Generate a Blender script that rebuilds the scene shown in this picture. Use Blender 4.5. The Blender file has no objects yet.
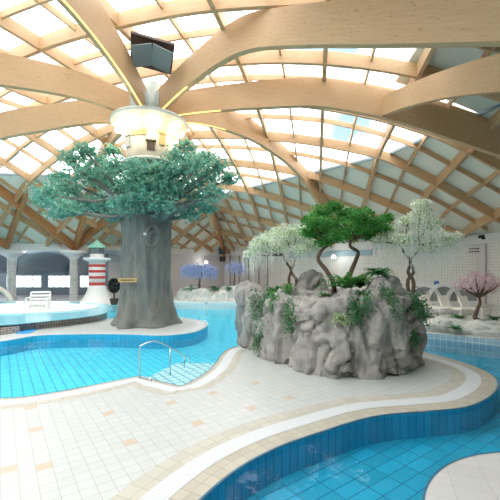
import bpy, bmesh, math, random
from mathutils import Vector, noise
from mathutils.bvhtree import BVHTree
from mathutils.geometry import tessellate_polygon
random.seed(7)
C = bpy.context.scene.collection
PI = math.pi
H = 2.75
HUB = (-5.0, 17.5)

# ------------------------------------------------------------------ materials
def newmat(name):
    m = bpy.data.materials.new(name); m.use_nodes = True
    nt = m.node_tree; b = nt.nodes['Principled BSDF']
    return m, nt, b
def N(nt, t, **kw):
    n = nt.nodes.new(t)
    for k, v in kw.items(): setattr(n, k, v)
    return n
def L(nt, a, b): nt.links.new(a, b)
def col(c): return (c[0], c[1], c[2], 1)
def mix(nt, fac, a, b):
    n = N(nt, 'ShaderNodeMix', data_type='RGBA')
    if isinstance(fac, float): n.inputs[0].default_value = fac
    else: L(nt, fac, n.inputs[0])
    for i, v in ((6, a), (7, b)):
        if isinstance(v, tuple): n.inputs[i].default_value = col(v)
        else: L(nt, v, n.inputs[i])
    return n.outputs[2]
def mathn(nt, op, a, b=None, c=None):
    n = N(nt, 'ShaderNodeMath', operation=op)
    for i, v in enumerate((a, b, c)):
        if v is None: continue
        if isinstance(v, (int, float)): n.inputs[i].default_value = v
        else: L(nt, v, n.inputs[i])
    return n.outputs[0]
def mapping(nt, src='Object', scale=(1, 1, 1), rot=(0, 0, 0), loc=(0, 0, 0)):
    tc = N(nt, 'ShaderNodeTexCoord'); mp = N(nt, 'ShaderNodeMapping')
    mp.inputs['Scale'].default_value = scale; mp.inputs['Rotation'].default_value = rot; mp.inputs['Location'].default_value = loc
    L(nt, tc.outputs[src], mp.inputs[0]); return mp.outputs[0]
def plain(name, c, rough=.6, metal=0, var=.08, scale=6.0, emit=None, es=0, src='Object'):
    m, nt, b = newmat(name)
    nz = N(nt, 'ShaderNodeTexNoise'); nz.inputs['Scale'].default_value = scale; nz.inputs['Detail'].default_value = 4
    L(nt, mapping(nt, src), nz.inputs[0])
    c2 = tuple(max(0, x*(1-var*2)) for x in c); c3 = tuple(min(1, x*(1+var)) for x in c)
    L(nt, mix(nt, nz.outputs[0], c2, c3), b.inputs['Base Color'])
    b.inputs['Roughness'].default_value = rough; b.inputs['Metallic'].default_value = metal
    if emit: b.inputs['Emission Color'].default_value = col(emit); b.inputs['Emission Strength'].default_value = es
    return m
def leafmat(name, cols, scale=2.0):
    m, nt, b = newmat(name)
    wn = N(nt, 'ShaderNodeTexNoise'); wn.inputs['Scale'].default_value = scale; wn.inputs['Detail'].default_value = 6; wn.inputs['Roughness'].default_value = .8
    L(nt, mapping(nt), wn.inputs[0])
    r = N(nt, 'ShaderNodeValToRGB'); L(nt, wn.outputs[0], r.inputs[0])
    e = r.color_ramp.elements
    n = len(cols)
    e[0].position = .3; e[0].color = col(cols[0]); e[1].position = .7; e[1].color = col(cols[-1])
    for i in range(1, n-1):
        q = e.new(.3+.4*i/(n-1)); q.color = col(cols[i])
    L(nt, r.outputs[0], b.inputs['Base Color']); b.inputs['Roughness'].default_value = .55
    # thin leaves let some light through
    tr = N(nt, 'ShaderNodeBsdfTranslucent'); L(nt, r.outputs[0], tr.inputs[0])
    ms = N(nt, 'ShaderNodeMixShader'); ms.inputs[0].default_value = .35
    out = nt.nodes['Material Output']; L(nt, b.outputs[0], ms.inputs[1]); L(nt, tr.outputs[0], ms.inputs[2]); L(nt, ms.outputs[0], out.inputs[0])
    return m
def woodmat(name, c1, c2, c3):
    m, nt, b = newmat(name)
    v = mapping(nt, 'UV', (1, 1, 1))
    n1 = N(nt, 'ShaderNodeTexNoise'); n1.inputs['Scale'].default_value = 1.0; n1.inputs['Detail'].default_value = 6
    mp = N(nt, 'ShaderNodeMapping'); mp.inputs['Scale'].default_value = (1.2, 14, 1); L(nt, v, mp.inputs[0]); L(nt, mp.outputs[0], n1.inputs[0])
    n2 = N(nt, 'ShaderNodeTexNoise'); n2.inputs['Scale'].default_value = 1.0; n2.inputs['Detail'].default_value = 2
    mp2 = N(nt, 'ShaderNodeMapping'); mp2.inputs['Scale'].default_value = (5, 26, 1); L(nt, v, mp2.inputs[0]); L(nt, mp2.outputs[0], n2.inputs[0])
    base = mix(nt, n1.outputs[0], c1, c2)
    dash = N(nt, 'ShaderNodeMapRange'); dash.inputs[1].default_value = .64; dash.inputs[2].default_value = .72
    L(nt, n2.outputs[0], dash.inputs[0])
    dd = mathn(nt, 'MULTIPLY', dash.outputs[0], .7)
    L(nt, mix(nt, dd, base, c3), b.inputs['Base Color']); b.inputs['Roughness'].default_value = .55
    return m
def gridmat(name, c, cg, size, size2=None, rot=0., groutw=.05, rough=.35, src='Object', var=.06, bump=.0, plane='xy', cvar=None, spec=.5, loc=(0, 0, 0)):
    """square tiles with grout lines, tone varying from tile to tile"""
    size2 = size2 or size
    m, nt, b = newmat(name)
    v = mapping(nt, src, (1, 1, 1), (0, 0, rot), loc)
    sp = N(nt, 'ShaderNodeSeparateXYZ'); L(nt, v, sp.inputs[0])
    if plane == 'xy': ax, ay = sp.outputs[0], sp.outputs[1]
    elif plane == 'xz': ax, ay = sp.outputs[0], sp.outputs[2]
    u = mathn(nt, 'DIVIDE', ax, size); w = mathn(nt, 'DIVIDE', ay, size2)
    fu = mathn(nt, 'FRACT', u); fw = mathn(nt, 'FRACT', w)
    du = mathn(nt, 'ABSOLUTE', mathn(nt, 'SUBTRACT', fu, .5)); dw = mathn(nt, 'ABSOLUTE', mathn(nt, 'SUBTRACT', fw, .5))
    gu = mathn(nt, 'GREATER_THAN', du, .5-groutw/2); gw = mathn(nt, 'GREATER_THAN', dw, .5-groutw*size/size2/2)
    g = mathn(nt, 'MAXIMUM', gu, gw)
    cb = N(nt, 'ShaderNodeCombineXYZ'); L(nt, mathn(nt, 'FLOOR', u), cb.inputs[0]); L(nt, mathn(nt, 'FLOOR', w), cb.inputs[1])
    wn = N(nt, 'ShaderNodeTexWhiteNoise', noise_dimensions='3D'); L(nt, cb.outputs[0], wn.inputs[0])
    c2 = cvar or tuple(x*(1-var*2.2) for x in c)
    tile = mix(nt, wn.outputs[0], c, c2)
    L(nt, mix(nt, g, tile, cg), b.inputs['Base Color'])
    b.inputs['Roughness'].default_value = rough; b.inputs['Specular IOR Level'].default_value = spec
    return m
def watermat(name, tint):
    m, nt, b = newmat(name); nt.nodes.remove(b)
    out = nt.nodes['Material Output']
    tr = N(nt, 'ShaderNodeBsdfTransparent'); tr.inputs[0].default_value = col(tint)
    gl = N(nt, 'ShaderNodeBsdfGlossy'); gl.inputs['Roughness'].default_value = .03
    nz = N(nt, 'ShaderNodeTexNoise'); nz.inputs['Scale'].default_value = 1.6; nz.inputs['Detail'].default_value = 3
    L(nt, mapping(nt), nz.inputs[0])
    bp = N(nt, 'ShaderNodeBump'); bp.inputs['Strength'].default_value = .12; bp.inputs['Distance'].default_value = .12; L(nt, nz.outputs[0], bp.inputs['Height'])
    fr = N(nt, 'ShaderNodeFresnel'); fr.inputs[0].default_value = 1.33
    L(nt, bp.outputs[0], gl.inputs['Normal']); L(nt, bp.outputs[0], fr.inputs['Normal'])
    f2 = mathn(nt, 'MULTIPLY', fr.outputs[0], .55)
    ms = N(nt, 'ShaderNodeMixShader'); L(nt, f2, ms.inputs[0]); L(nt, tr.outputs[0], ms.inputs[1]); L(nt, gl.outputs[0], ms.inputs[2])
    L(nt, ms.outputs[0], out.inputs[0]); return m
def glassmat(name, tint=(1, 1, 1), refl=.08):
    m, nt, b = newmat(name); nt.nodes.remove(b); out = nt.nodes['Material Output']
    tr = N(nt, 'ShaderNodeBsdfTransparent'); tr.inputs[0].default_value = col(tint)
    gl = N(nt, 'ShaderNodeBsdfGlossy'); gl.inputs['Roughness'].default_value = .05
    ms = N(nt, 'ShaderNodeMixShader'); ms.inputs[0].default_value = refl
    L(nt, tr.outputs[0], ms.inputs[1]); L(nt, gl.outputs[0], ms.inputs[2]); L(nt, ms.outputs[0], out.inputs[0]); return m
def rockmat(name, c1, c2, c3):
    m, nt, b = newmat(name)
    n1 = N(nt, 'ShaderNodeTexNoise'); n1.inputs['Scale'].default_value = 1.0; n1.inputs['Detail'].default_value = 8; n1.inputs['Roughness'].default_value = .65
    L(nt, mapping(nt, 'Object', (2.2, 2.2, .9)), n1.inputs[0])
    n2 = N(nt, 'ShaderNodeTexNoise'); n2.inputs['Scale'].default_value = 1.0; n2.inputs['Detail'].default_value = 5
    L(nt, mapping(nt, 'Object', (3.4, 3.4, .7), (0, 0, 0), (7, 3, 1)), n2.inputs[0])
    r1 = N(nt, 'ShaderNodeMapRange'); r1.inputs[1].default_value = .35; r1.inputs[2].default_value = .65; L(nt, n1.outputs[0], r1.inputs[0])
    r2 = N(nt, 'ShaderNodeMapRange'); r2.inputs[1].default_value = .54; r2.inputs[2].default_value = .72; L(nt, n2.outputs[0], r2.inputs[0])
    a = mix(nt, r1.outputs[0], c1, c2)
    L(nt, mix(nt, mathn(nt, 'MULTIPLY', r2.outputs[0], .8), a, c3), b.inputs['Base Color']); b.inputs['Roughness'].default_value = .8
    bp = N(nt, 'ShaderNodeBump'); bp.inputs['Strength'].default_value = .6; bp.inputs['Distance'].default_value = .06
    n3 = N(nt, 'ShaderNodeTexNoise'); n3.inputs['Scale'].default_value = 9; n3.inputs['Detail'].default_value = 6; L(nt, mapping(nt), n3.inputs[0])
    L(nt, n3.outputs[0], bp.inputs['Height']); L(nt, bp.outputs[0], b.inputs['Normal'])
    return m
A1 = math.radians(-35.5)          # turn of the deck tile grid
M = {}
M['wood'] = woodmat('pine_glulam', (.68, .475, .28), (.52, .325, .165), (.20, .10, .045))
M['wood_shaded'] = woodmat('shaded_glulam', (.52, .27, .11), (.40, .18, .07), (.24, .11, .05))  # darker copy of the glulam: shade under solid roof put into its colour
M['deck'] = gridmat('deck_tile', (.55, .57, .555), (.40, .40, .375), .2, rot=A1, groutw=.05, var=.025, rough=.3)
M['tan'] = plain('tan_tile', (.58, .47, .36), .35)
M['coping'] = gridmat('coping_tile', (.50, .46, .38), (.34, .30, .25), .2, .2, src='UV', groutw=.05, rough=.4)
M['border'] = gridmat('border_tile', (.55, .52, .45), (.40, .37, .31), .2, .2, src='UV', groutw=.05, rough=.4)
M['grate'] = gridmat('white_grate', (.66, .68, .70), (.46, .49, .51), .05, 1.0, src='UV', groutw=.22, rough=.45, var=.01)
M['edge'] = plain('dark_blue_edge_tile', (.04, .16, .26), .3)
M['islet'] = gridmat('pale_paving', (.56, .55, .54), (.43, .43, .42), .45, .3, rot=.35, groutw=.02, rough=.5, var=.03)
M['pool_back'] = gridmat('cyan_pool_tile', (.10, .70, .86), (.02, .32, .52), .25, rot=A1, groutw=.12, rough=.4, var=.05)
M['pool_back_wall'] = gridmat('cyan_wall_tile', (.04, .48, .72), (.02, .28, .46), .18, .3, src='UV', groutw=.09, rough=.4, var=.08)
M['pool_near'] = gridmat('dim_blue_pool_tile', (.02, .42, .62), (.003, .13, .25), .25, .5, rot=A1-PI/2, groutw=.06, rough=.4, var=.10)  # darker than the back pool: its weaker light is put into the colour
M['pool_near_wall'] = gridmat('dim_blue_wall_tile', (.03, .36, .58), (.008, .16, .30), .17, .6, src='UV', groutw=.09, rough=.4, var=.08)  # weaker light of the near pool put into the wall colour too
M['step'] = gridmat('pale_step_tile', (.66, .90, .92), (.05, .32, .42), .24, .24, rot=A1, groutw=.16, rough=.4)
M['water'] = watermat('pool_water', (.90, .98, 1.0))
M['water_near'] = watermat('river_water', (.84, .95, .98))
M['rim_tile'] = gridmat('rim_tile', (.50, .70, .80), (.80, .86, .88), .22, .3, src='UV', groutw=.14, rough=.4)
M['mosaic'] = gridmat('brown_mosaic', (.34, .30, .27), (.62, .58, .52), .12, .12, src='UV', groutw=.12, rough=.5, cvar=(.13, .12, .12))
M['wall_tile'] = gridmat('white_wall_tile', (.92, .92, .88), (.62, .63, .62), .2, .2, src='UV', groutw=.1, rough=.35, var=.03)
M['panel'] = plain('grey_wall_panel', (.72, .70, .71), .6, var=.05, scale=.6)
M['plaster'] = plain('white_plaster', (.80, .82, .81), .6, var=.03)
M['white'] = plain('white_paint', (.86, .87, .86), .45, var=.02)
M['column'] = gridmat('column_tile', (.70, .71, .70), (.52, .54, .54), .3, .3, src='UV', groutw=.06, rough=.45)
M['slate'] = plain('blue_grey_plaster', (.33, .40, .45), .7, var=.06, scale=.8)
M['ceil'] = plain('ceiling_board', (.86, .86, .74), .6, var=.03, scale=.6)
M['alu'] = plain('grey_glazing_bar', (.28, .36, .42), .4, metal=.3)
M['glass'] = glassmat('roof_glass')
M['pane'] = glassmat('window_glass', (.9, .95, .97))
M['rock'] = rockmat('grey_rock', (.43, .405, .37), (.27, .26, .245), (.09, .085, .08))
M['rock_pale'] = rockmat('pale_rock', (.62, .62, .55), (.50, .54, .52), (.24, .27, .27))
M['bark_big'] = rockmat('grey_bark', (.23, .22, .195), (.14, .155, .145), (.07, .075, .07))
M['bark'] = plain('brown_bark', (.17, .115, .08), .8, var=.25, scale=14)
M['leaf_big'] = leafmat('teal_green_leaves', [(.03, .19, .15), (.10, .36, .28), (.28, .55, .42), (.72, .72, .48)], 3.2)
M['leaf_green'] = leafmat('fresh_green_leaves', [(.02, .15, .02), (.07, .32, .05), (.20, .50, .12)], 4)
M['leaf_fern'] = leafmat('fern_green', [(.03, .20, .05), (.10, .34, .08), (.28, .46, .16)], 5)
M['leaf_ivy'] = leafmat('ivy_green', [(.03, .14, .05), (.07, .25, .09), (.20, .37, .18)], 5)
M['leaf_wist'] = leafmat('pale_green_leaves', [(.28, .50, .18), (.46, .62, .32), (.66, .74, .48)], 4)
M['bloom_white'] = leafmat('white_blossom', [(.78, .84, .72), (.90, .93, .87), (.96, .97, .93)], 4)
M['bloom_pink'] = leafmat('pink_blossom', [(.50, .30, .36), (.76, .56, .60), (.88, .78, .80)], 6)
M['leaf_blue_lit'] = leafmat('blue_lit_palm_leaves', [(.36, .44, .74), (.52, .60, .86), (.74, .80, .95)], 3)  # palm leaves, the blue light falling on them painted into the colour
M['hub_white'] = plain('pale_green_steel', (.55, .62, .58), .4, var=.03)
M['hub_cream'] = plain('cream_render', (.82, .72, .56), .6, var=.10, scale=2.5)
M['lamp'] = plain('lamp_lens', (1, .9, .75), .4, emit=(1, .86, .66), es=14)
M['led'] = plain('led_strip_light', (1, .7, .25), .4, emit=(1, .62, .2), es=1.7)
M['lampw'] = plain('spot_lens', (1, 1, 1), .4, emit=(.95, 1, 1), es=12)
M['dark'] = plain('dark_plastic', (.02, .022, .025), .45)
M['hole'] = plain('dark_brown_opening', (.10, .07, .05), .8)
M['brown'] = plain('dark_stained_frame', (.10, .06, .05), .6)
M['greyp'] = plain('blue_grey_panel', (.20, .26, .29), .5, var=.03)
M['red'] = plain('red_paint', (.62, .07, .06), .5, var=.04)
M['mint'] = plain('mint_green_roof', (.28, .62, .50), .5, var=.05)
M['steel'] = plain('brushed_steel', (.62, .66, .68), .25, metal=1, var=.03)
M['blue'] = plain('blue_mat', (.03, .34, .78), .6)
M['signblue'] = plain('blue_sign', (.08, .20, .50), .5, var=.02)
M['signwood'] = plain('yellow_wood', (.62, .42, .16), .6, var=.15, scale=12)
M['shade'] = plain('grey_arch_panel', (.36, .38, .36), .7, var=.04)
M['lounge'] = plain('cream_lounger', (.84, .82, .74), .5, var=.02)

# ------------------------------------------------------------------ mesh helpers
class MB:
    def __init__(s): s.v = []; s.f = []; s.m = []; s.uv = []
    def add(s, vs, fs, mi=0, uvs=None):
        o = len(s.v); s.v += [tuple(v) for v in vs]
        for i, f in enumerate(fs):
            s.f.append([o+k for k in f]); s.m.append(mi)
            s.uv.append(uvs[i] if uvs else None)
    def box(s, c, d, rz=0, mi=0, tilt=None):
        hx, hy, hz = d[0]/2, d[1]/2, d[2]/2
        vs = []
        for z in (-hz, hz):
            for x, y in ((-hx, -hy), (hx, -hy), (hx, hy), (-hx, hy)): vs.append(Vector((x, y, z)))
        from mathutils import Matrix, Euler
        R = Euler((tilt[0] if tilt else 0, tilt[1] if tilt else 0, rz)).to_matrix()
        vs = [R @ v + Vector(c) for v in vs]
        s.add(vs, [(3, 2, 1, 0), (4, 5, 6, 7), (0, 1, 5, 4), (1, 2, 6, 5), (2, 3, 7, 6), (3, 0, 4, 7)], mi)
    def lathe(s, c, prof, n=32, mi=0, caps=True, squash=None, uvr=1.0):
        vs = []; fs = []; uvs = []
        for r, z in prof:
            for k in range(n):
                a = 2*PI*k/n; q = squash(a, z) if squash else 1
                vs.append((c[0]+r*q*math.cos(a), c[1]+r*q*math.sin(a), c[2]+z))
        for i in range(len(prof)-1):
            for k in range(n):
                k2 = (k+1) % n
                fs.append((i*n+k, i*n+k2, (i+1)*n+k2, (i+1)*n+k))
                u0, u1 = 2*PI*uvr*k/n, 2*PI*uvr*(k+1)/n
                uvs.append([(u0, prof[i][1]), (u1, prof[i][1]), (u1, prof[i+1][1]), (u0, prof[i+1][1])])
        s.add(vs, fs, mi, uvs)
        if caps:
            o = len(s.v)-len(vs)
            s.f.append([o+k for k in reversed(range(n))]); s.m.append(mi); s.uv.append(None)
            s.f.append([o+(len(prof)-1)*n+k for k in range(n)]); s.m.append(mi); s.uv.append(None)
    def tube(s, pts, rad, n=8, mi=0):
        pts = [Vector(p) for p in pts]
        if not isinstance(rad, (list, tuple)): rad = [rad]*len(pts)
        vs = []; up = Vector((0, 0, 1)); prev = None
        for i, p in enumerate(pts):
            t = (pts[min(i+1, len(pts)-1)]-pts[max(i-1, 0)]).normalized()
            if prev is None:
                a = t.cross(up) if abs(t.z) < .9 else t.cross(Vector((1, 0, 0)))
            else: a = prev - t*prev.dot(t)
            a.normalize(); prev = a; b = t.cross(a)
            for k in range(n):
                an = 2*PI*k/n; vs.append(p+(a*math.cos(an)+b*math.sin(an))*rad[i])
        fs = []
        for i in range(len(pts)-1):
            for k in range(n):
                k2 = (k+1) % n; fs.append((i*n+k, i*n+k2, (i+1)*n+k2, (i+1)*n+k))
        fs.append(tuple(reversed(range(n)))); fs.append(tuple((len(pts)-1)*n+k for k in range(n)))
        s.add(vs, fs, mi)
    def prism(s, pts, z0, z1, mi=0, mside=None, bottom=False):
        n = len(pts); mside = mi if mside is None else mside
        vs = [(p[0], p[1], z0) for p in pts]+[(p[0], p[1], z1) for p in pts]
        area = sum(pts[i][0]*pts[(i+1) % n][1]-pts[(i+1) % n][0]*pts[i][1] for i in range(n))
        o = len(s.v); s.v += vs
        top = [o+n+k for k in range(n)]
        s.f.append(top if area > 0 else top[::-1]); s.m.append(mi); s.uv.append(None)
        L_ = 0
        for i in range(n):
            j = (i+1) % n; d = math.dist(pts[i], pts[j])
            f = [o+i, o+j, o+n+j, o+n+i]; uv = [(L_, z0), (L_+d, z0), (L_+d, z1), (L_, z1)]
            if area < 0: f = f[::-1]; uv = uv[::-1]
            s.f.append(f); s.m.append(mside); s.uv.append(uv); L_ += d
    def leaf(s, p, size, mi=0, d=None, asp=.5):
        if d is None: d = Vector((random.gauss(0, 1), random.gauss(0, 1), random.gauss(0, .7)))
        d = Vector(d).normalized()
        w = d.cross(Vector((random.gauss(0, 1), random.gauss(0, 1), random.gauss(0, 1)))).normalized()*size*asp
        p = Vector(p); d = d*size
        s.add([p-d*.5, p+w*.5, p+d*.5, p-w*.5], [(0, 1, 2, 3)], mi)
    def build(s, name, mats, parent=None, smooth=False, loc=None):
        me = bpy.data.meshes.new(name)
        vs = s.v
        if loc is not None: vs = [(v[0]-loc[0], v[1]-loc[1], v[2]-loc[2]) for v in vs]
        me.from_pydata(vs, [], s.f)
        if not isinstance(mats, (list, tuple)): mats = [mats]
        for m in mats: me.materials.append(M[m] if isinstance(m, str) else m)
        me.polygons.foreach_set('material_index', s.m)
        if any(u is not None for u in s.uv):
            ul = me.uv_layers.new(name='UVMap')
            for p, u in zip(me.polygons, s.uv):
                if u is None: continue
                for li, c in zip(p.loop_indices, u): ul.data[li].uv = c
        if smooth: me.polygons.foreach_set('use_smooth', [True]*len(me.polygons))
        me.update()
        o = bpy.data.objects.new(name, me); C.objects.link(o)
        if parent is not None: o.parent = parent
        if loc is not None and parent is None: o.location = loc
        return o
def tag(o, label=None, cat=None, group=None, kind=None):
    if label: o['label'] = label
    if cat: o['category'] = cat
    if group: o['group'] = group
    if kind: o['kind'] = kind
    return o
def struct(o): o['kind'] = 'structure'; return o
def empty(name, loc, label, cat, group=None, rz=0):
    o = bpy.data.objects.new(name, None); C.objects.link(o); o.location = loc; o.rotation_euler.z = rz; o.empty_display_size = .2
    return tag(o, label, cat, group)
def part(mb, name, mats, root, smooth=False, world=True):
    """mesh given in world coordinates, placed under an unrotated empty"""
    l = tuple(root.location)
    o = mb.build(name, mats, root, smooth, loc=l if world else None); return o
def lp(a, b, t): return (a[0]+(b[0]-a[0])*t, a[1]+(b[1]-a[1])*t)
def catmull(P, n=6, closed=False):
    """smooth curve through the points, tangents weighted by chord length"""
    out = []; m = len(P); rng = m if closed else m-1
    g = (lambda k: P[k % m]) if closed else (lambda k: P[max(0, min(m-1, k))])
    for i in range(rng):
        p0, p1, p2, p3 = g(i-1), g(i), g(i+1), g(i+2)
        h = math.dist(p1, p2) or 1e-6; d0 = math.dist(p0, p1); d2 = math.dist(p2, p3)
        for j in range(n):
            t = j/n; q = []
            for k in range(len(p1)):
                sl = (p2[k]-p1[k])/h
                s0 = (p1[k]-p0[k])/d0 if d0 > 1e-6 else sl; s2 = (p3[k]-p2[k])/d2 if d2 > 1e-6 else sl
                m1 = (s0*h+sl*d0)/(h+d0) if d0 > 1e-6 else sl; m2 = (sl*d2+s2*h)/(h+d2) if d2 > 1e-6 else sl
                q.append((2*t**3-3*t*t+1)*p1[k]+(t**3-2*t*t+t)*h*m1+(-2*t**3+3*t*t)*p2[k]+(t**3-t*t)*h*m2)
            out.append(tuple(q))
    if not closed: out.append(tuple(P[-1]))
    return out
def offset(P, d, closed=False):
    out = []; n = len(P)
    for i in range(n):
        a = P[(i-1) % n] if closed else P[max(0, i-1)]; b = P[(i+1) % n] if closed else P[min(n-1, i+1)]
        tx, ty = b[0]-a[0], b[1]-a[1]; l = math.hypot(tx, ty) or 1
        out.append((P[i][0]-ty/l*d, P[i][1]+tx/l*d))
    return out
def ribbon(mb, P, d0, d1, z, mi=0, closed=False):
    a = offset(P, d0, closed); b = offset(P, d1, closed); n = len(P); u = 0
    for i in range(n if closed else n-1):
        j = (i+1) % n; du = math.dist(P[i], P[j])
        vs = [(*a[i], z), (*a[j], z), (*b[j], z), (*b[i], z)]
        f = (0, 1, 2, 3) if d1 > d0 else (3, 2, 1, 0)
        uv = [(u, d0), (u+du, d0), (u+du, d1), (u, d1)]
        if d1 < d0: uv = uv[::-1]
        mb.add(vs, [f], mi, [uv]); u += du

# ------------------------------------------------------------------ roof geometry
POLY = [(-34, 30), (-16.5, 33), (-3.2, 44), (16, 24.6), (22, 8), (12, -14), (-16, -16), (-32, 0)]
def Rth(th):
    c, s = math.cos(th), math.sin(th); best = 1e9
    for i in range(len(POLY)):
        (ax, ay), (bx, by) = POLY[i], POLY[(i+1) % len(POLY)]
        ex, ey = bx-ax, by-ay; den = c*ey-s*ex
        if abs(den) < 1e-9: continue
        t = ((ax-HUB[0])*ey-(ay-HUB[1])*ex)/den; u = ((ax-HUB[0])*s-(ay-HUB[1])*c)/den
        if t > 0 and -1e-6 <= u <= 1+1e-6: best = min(best, t)
    return best
def groof(t):
    return 1-t**2.2 if t < .65 else (1-.65**2.2)*(1-t)/.35
def zroof(x, y):
    dx, dy = x-HUB[0], y-HUB[1]; s = math.hypot(dx, dy)
    t = s/Rth(math.atan2(dy, dx))
    return 5.3+7.9*groof(t), t
ZCUT = 10.15
def build_roof():
    bm = bmesh.new()
    ths = set(k*2*PI/96 for k in range(96))
    for p in POLY: ths.add(math.atan2(p[1]-HUB[1], p[0]-HUB[0]) % (2*PI))
    ths = sorted(ths); NR = 26
    c = bm.verts.new((*HUB, 13.2)); rows = []
    for th in ths:
        R = Rth(th); row = []
        for i in range(1, NR+1):
            t = (i/NR)**.8; row.append(bm.verts.new((HUB[0]+R*t*math.cos(th), HUB[1]+R*t*math.sin(th), 5.3+7.9*groof(t))))
        rows.append(row)
    n = len(rows)
    for a in range(n):
        b = (a+1) % n
        bm.faces.new((c, rows[b][0], rows[a][0]))
        for i in range(NR-1): bm.faces.new((rows[a][i], rows[b][i], rows[b][i+1], rows[a][i+1]))
    for co, no in (((0, 0, ZCUT), (0, 0, 1)), ((6.8, 0, 0), (1, 0, 0)), ((0, 16.4, 0), (0, 1, 0)), ((0, 11.2, 0), (0, 1, 0)), ((.5, 0, 0), (1, 0, 0))):
        bmesh.ops.bisect_plane(bm, geom=bm.verts[:]+bm.edges[:]+bm.faces[:], plane_co=co, plane_no=no)
    def isglass(f):
        q = f.calc_center_median()
        return q.z > ZCUT and not (q.x > 6.8 and q.y < 16.4) and not (q.x > .5 and q.y < 11.2)
    for nm, keep, mat, th in (('ceiling', False, 'ceil', .12), ('window_1', True, 'glass', 0)):
        b2 = bm.copy()
        bmesh.ops.delete(b2, geom=[f for f in b2.faces if isglass(f) != keep], context='FACES')
        if th:
            r = bmesh.ops.extrude_face_region(b2, geom=b2.faces[:])
            for v in [g for g in r['geom'] if isinstance(g, bmesh.types.BMVert)]: v.co.z += th
        bmesh.ops.recalc_face_normals(b2, faces=b2.faces[:])
        me = bpy.data.meshes.new(nm); b2.to_mesh(me); b2.free(); me.materials.append(M[mat])
        o = bpy.data.objects.new(nm, me); C.objects.link(o); struct(o)
    bm.free()
build_roof()
trimn = [0]
def trim(mb, mat, smooth=False):
    trimn[0] += 1
    return struct(mb.build('trim_%d' % trimn[0], mat, smooth=smooth))
def sweep_beam(mb, pts, zt, zb, w, mi=0, u0=0):
    """solid beam along plan points with top and bottom heights per point"""
    n = len(pts); off1 = offset(pts, w/2); off2 = offset(pts, -w/2); vs = []
    for i in range(n): vs += [(*off1[i], zb[i]), (*off2[i], zb[i]), (*off2[i], zt[i]), (*off1[i], zt[i])]
    fs = []; uvs = []; u = u0
    for i in range(n-1):
        du = math.dist(pts[i], pts[i+1]); a = i*4; b = a+4; h0 = zt[i]-zb[i]; h1 = zt[i+1]-zb[i+1]
        fs.append((a, b, b+1, a+1)); uvs.append([(u, 0), (u+du, 0), (u+du, w), (u, w)])
        fs.append((a+1, b+1, b+2, a+2)); uvs.append([(u, 0), (u+du, 0), (u+du, h1), (u, h0)])
        fs.append((a+2, b+2, b+3, a+3)); uvs.append([(u, 0), (u+du, 0), (u+du, w), (u, w)])
        fs.append((a+3, b+3, b, a)); uvs.append([(u, h0), (u+du, h1), (u+du, 0), (u, 0)])
        u += du
    fs += [(0, 1, 2, 3), (4*n-1, 4*n-2, 4*n-3, 4*n-4)]; uvs += [[(0, 0), (w, 0), (w, 1), (0, 1)]]*2
    mb.add(vs, fs, mi, uvs)
FC = (15., 80.)
def lattice_line(P, depth, w, ymin=4.5):
    run = []; runs = []
    for p in P:
        z, t = zroof(*p)
        if t < .995 and p[1] > ymin: run.append((p, z))
        else:
            if len(run) > 2: runs.append(run)
            run = []
    if len(run) > 2: runs.append(run)
    for r in runs:
        # one beam for each unbroken run inside the roof edge, all one timber
        mb = MB(); sweep_beam(mb, [q[0] for q in r], [q[1]-.04 for q in r], [q[1]-.04-depth for q in r], w, u0=random.uniform(0, 50))
        trim(mb, 'wood' if depth > .4 else 'wood')
d0 = math.dist(FC, (8, 21.5)); a0 = math.atan2(21.5-FC[1], 8-FC[0])
for k in range(-9, 28):
    half = k % 2; ang = a0 - k*math.radians(1.72)
    P = [(FC[0]+r*math.cos(ang), FC[1]+r*math.sin(ang)) for r in [36+i*.8 for i in range(56)]]
    lattice_line(P, .28 if half else .55, .09 if half else .18)
r0 = math.dist(FC, (5, 22.4))
for k in range(-14, 14):
    half = k % 2; r = r0 - k*1.75
    P = [(FC[0]+r*math.cos(a), FC[1]+r*math.sin(a)) for a in [math.radians(-150+i*.8) for i in range(100)]]
    lattice_line(P, .28 if half else .58, .09 if half else .18)
# glazing bars just under the panes, the frames of the opening lights
mb = MB()
for k in range(-14, 14, 1):
    r = r0-(k+.12)*1.75
    for i in range(-40, 40):
        for e in (.25,):
            aa = a0 - (i+e)*math.radians(1.72); bb = a0-(i+.92)*math.radians(1.72)
            q = [(FC[0]+r*math.cos(x), FC[1]+r*math.sin(x)) for x in (aa, (aa+bb)/2, bb)]
            zz = [zroof(*p) for p in q]
            if min(z[0] for z in zz) > ZCUT+.1 and q[0][1] > 6 and not (q[1][0] > 6.3 and q[1][1] < 16.6) and not (q[1][0] > .2 and q[1][1] < 11.5):
                sweep_beam(mb, q, [z[0]+.0 for z in zz], [z[0]-.12 for z in zz], .11)
trim(mb, 'alu')
# edge bar of the glazing, where glass meets board
mb = MB(); pts = []
for k in range(0, 361):
    th = k*2*PI/360; R = Rth(th); t = (1-(ZCUT-5.3)/7.9)**(1/2.2)
    pts.append((HUB[0]+R*t*math.cos(th), HUB[1]+R*t*math.sin(th)))
pp = [p for p in pts if p[1] > 6]
mb2 = MB()
for i in range(len(pts)-1):
    if pts[i][1] > 8 and pts[i+1][1] > 8: mb2.box(((pts[i][0]+pts[i+1][0])/2, (pts[i][1]+pts[i+1][1])/2, ZCUT-.08), (math.dist(pts[i], pts[i+1])+.02, .08, .14), math.atan2(pts[i+1][1]-pts[i][1], pts[i+1][0]-pts[i][0]))
trim(mb2, 'alu')
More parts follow.
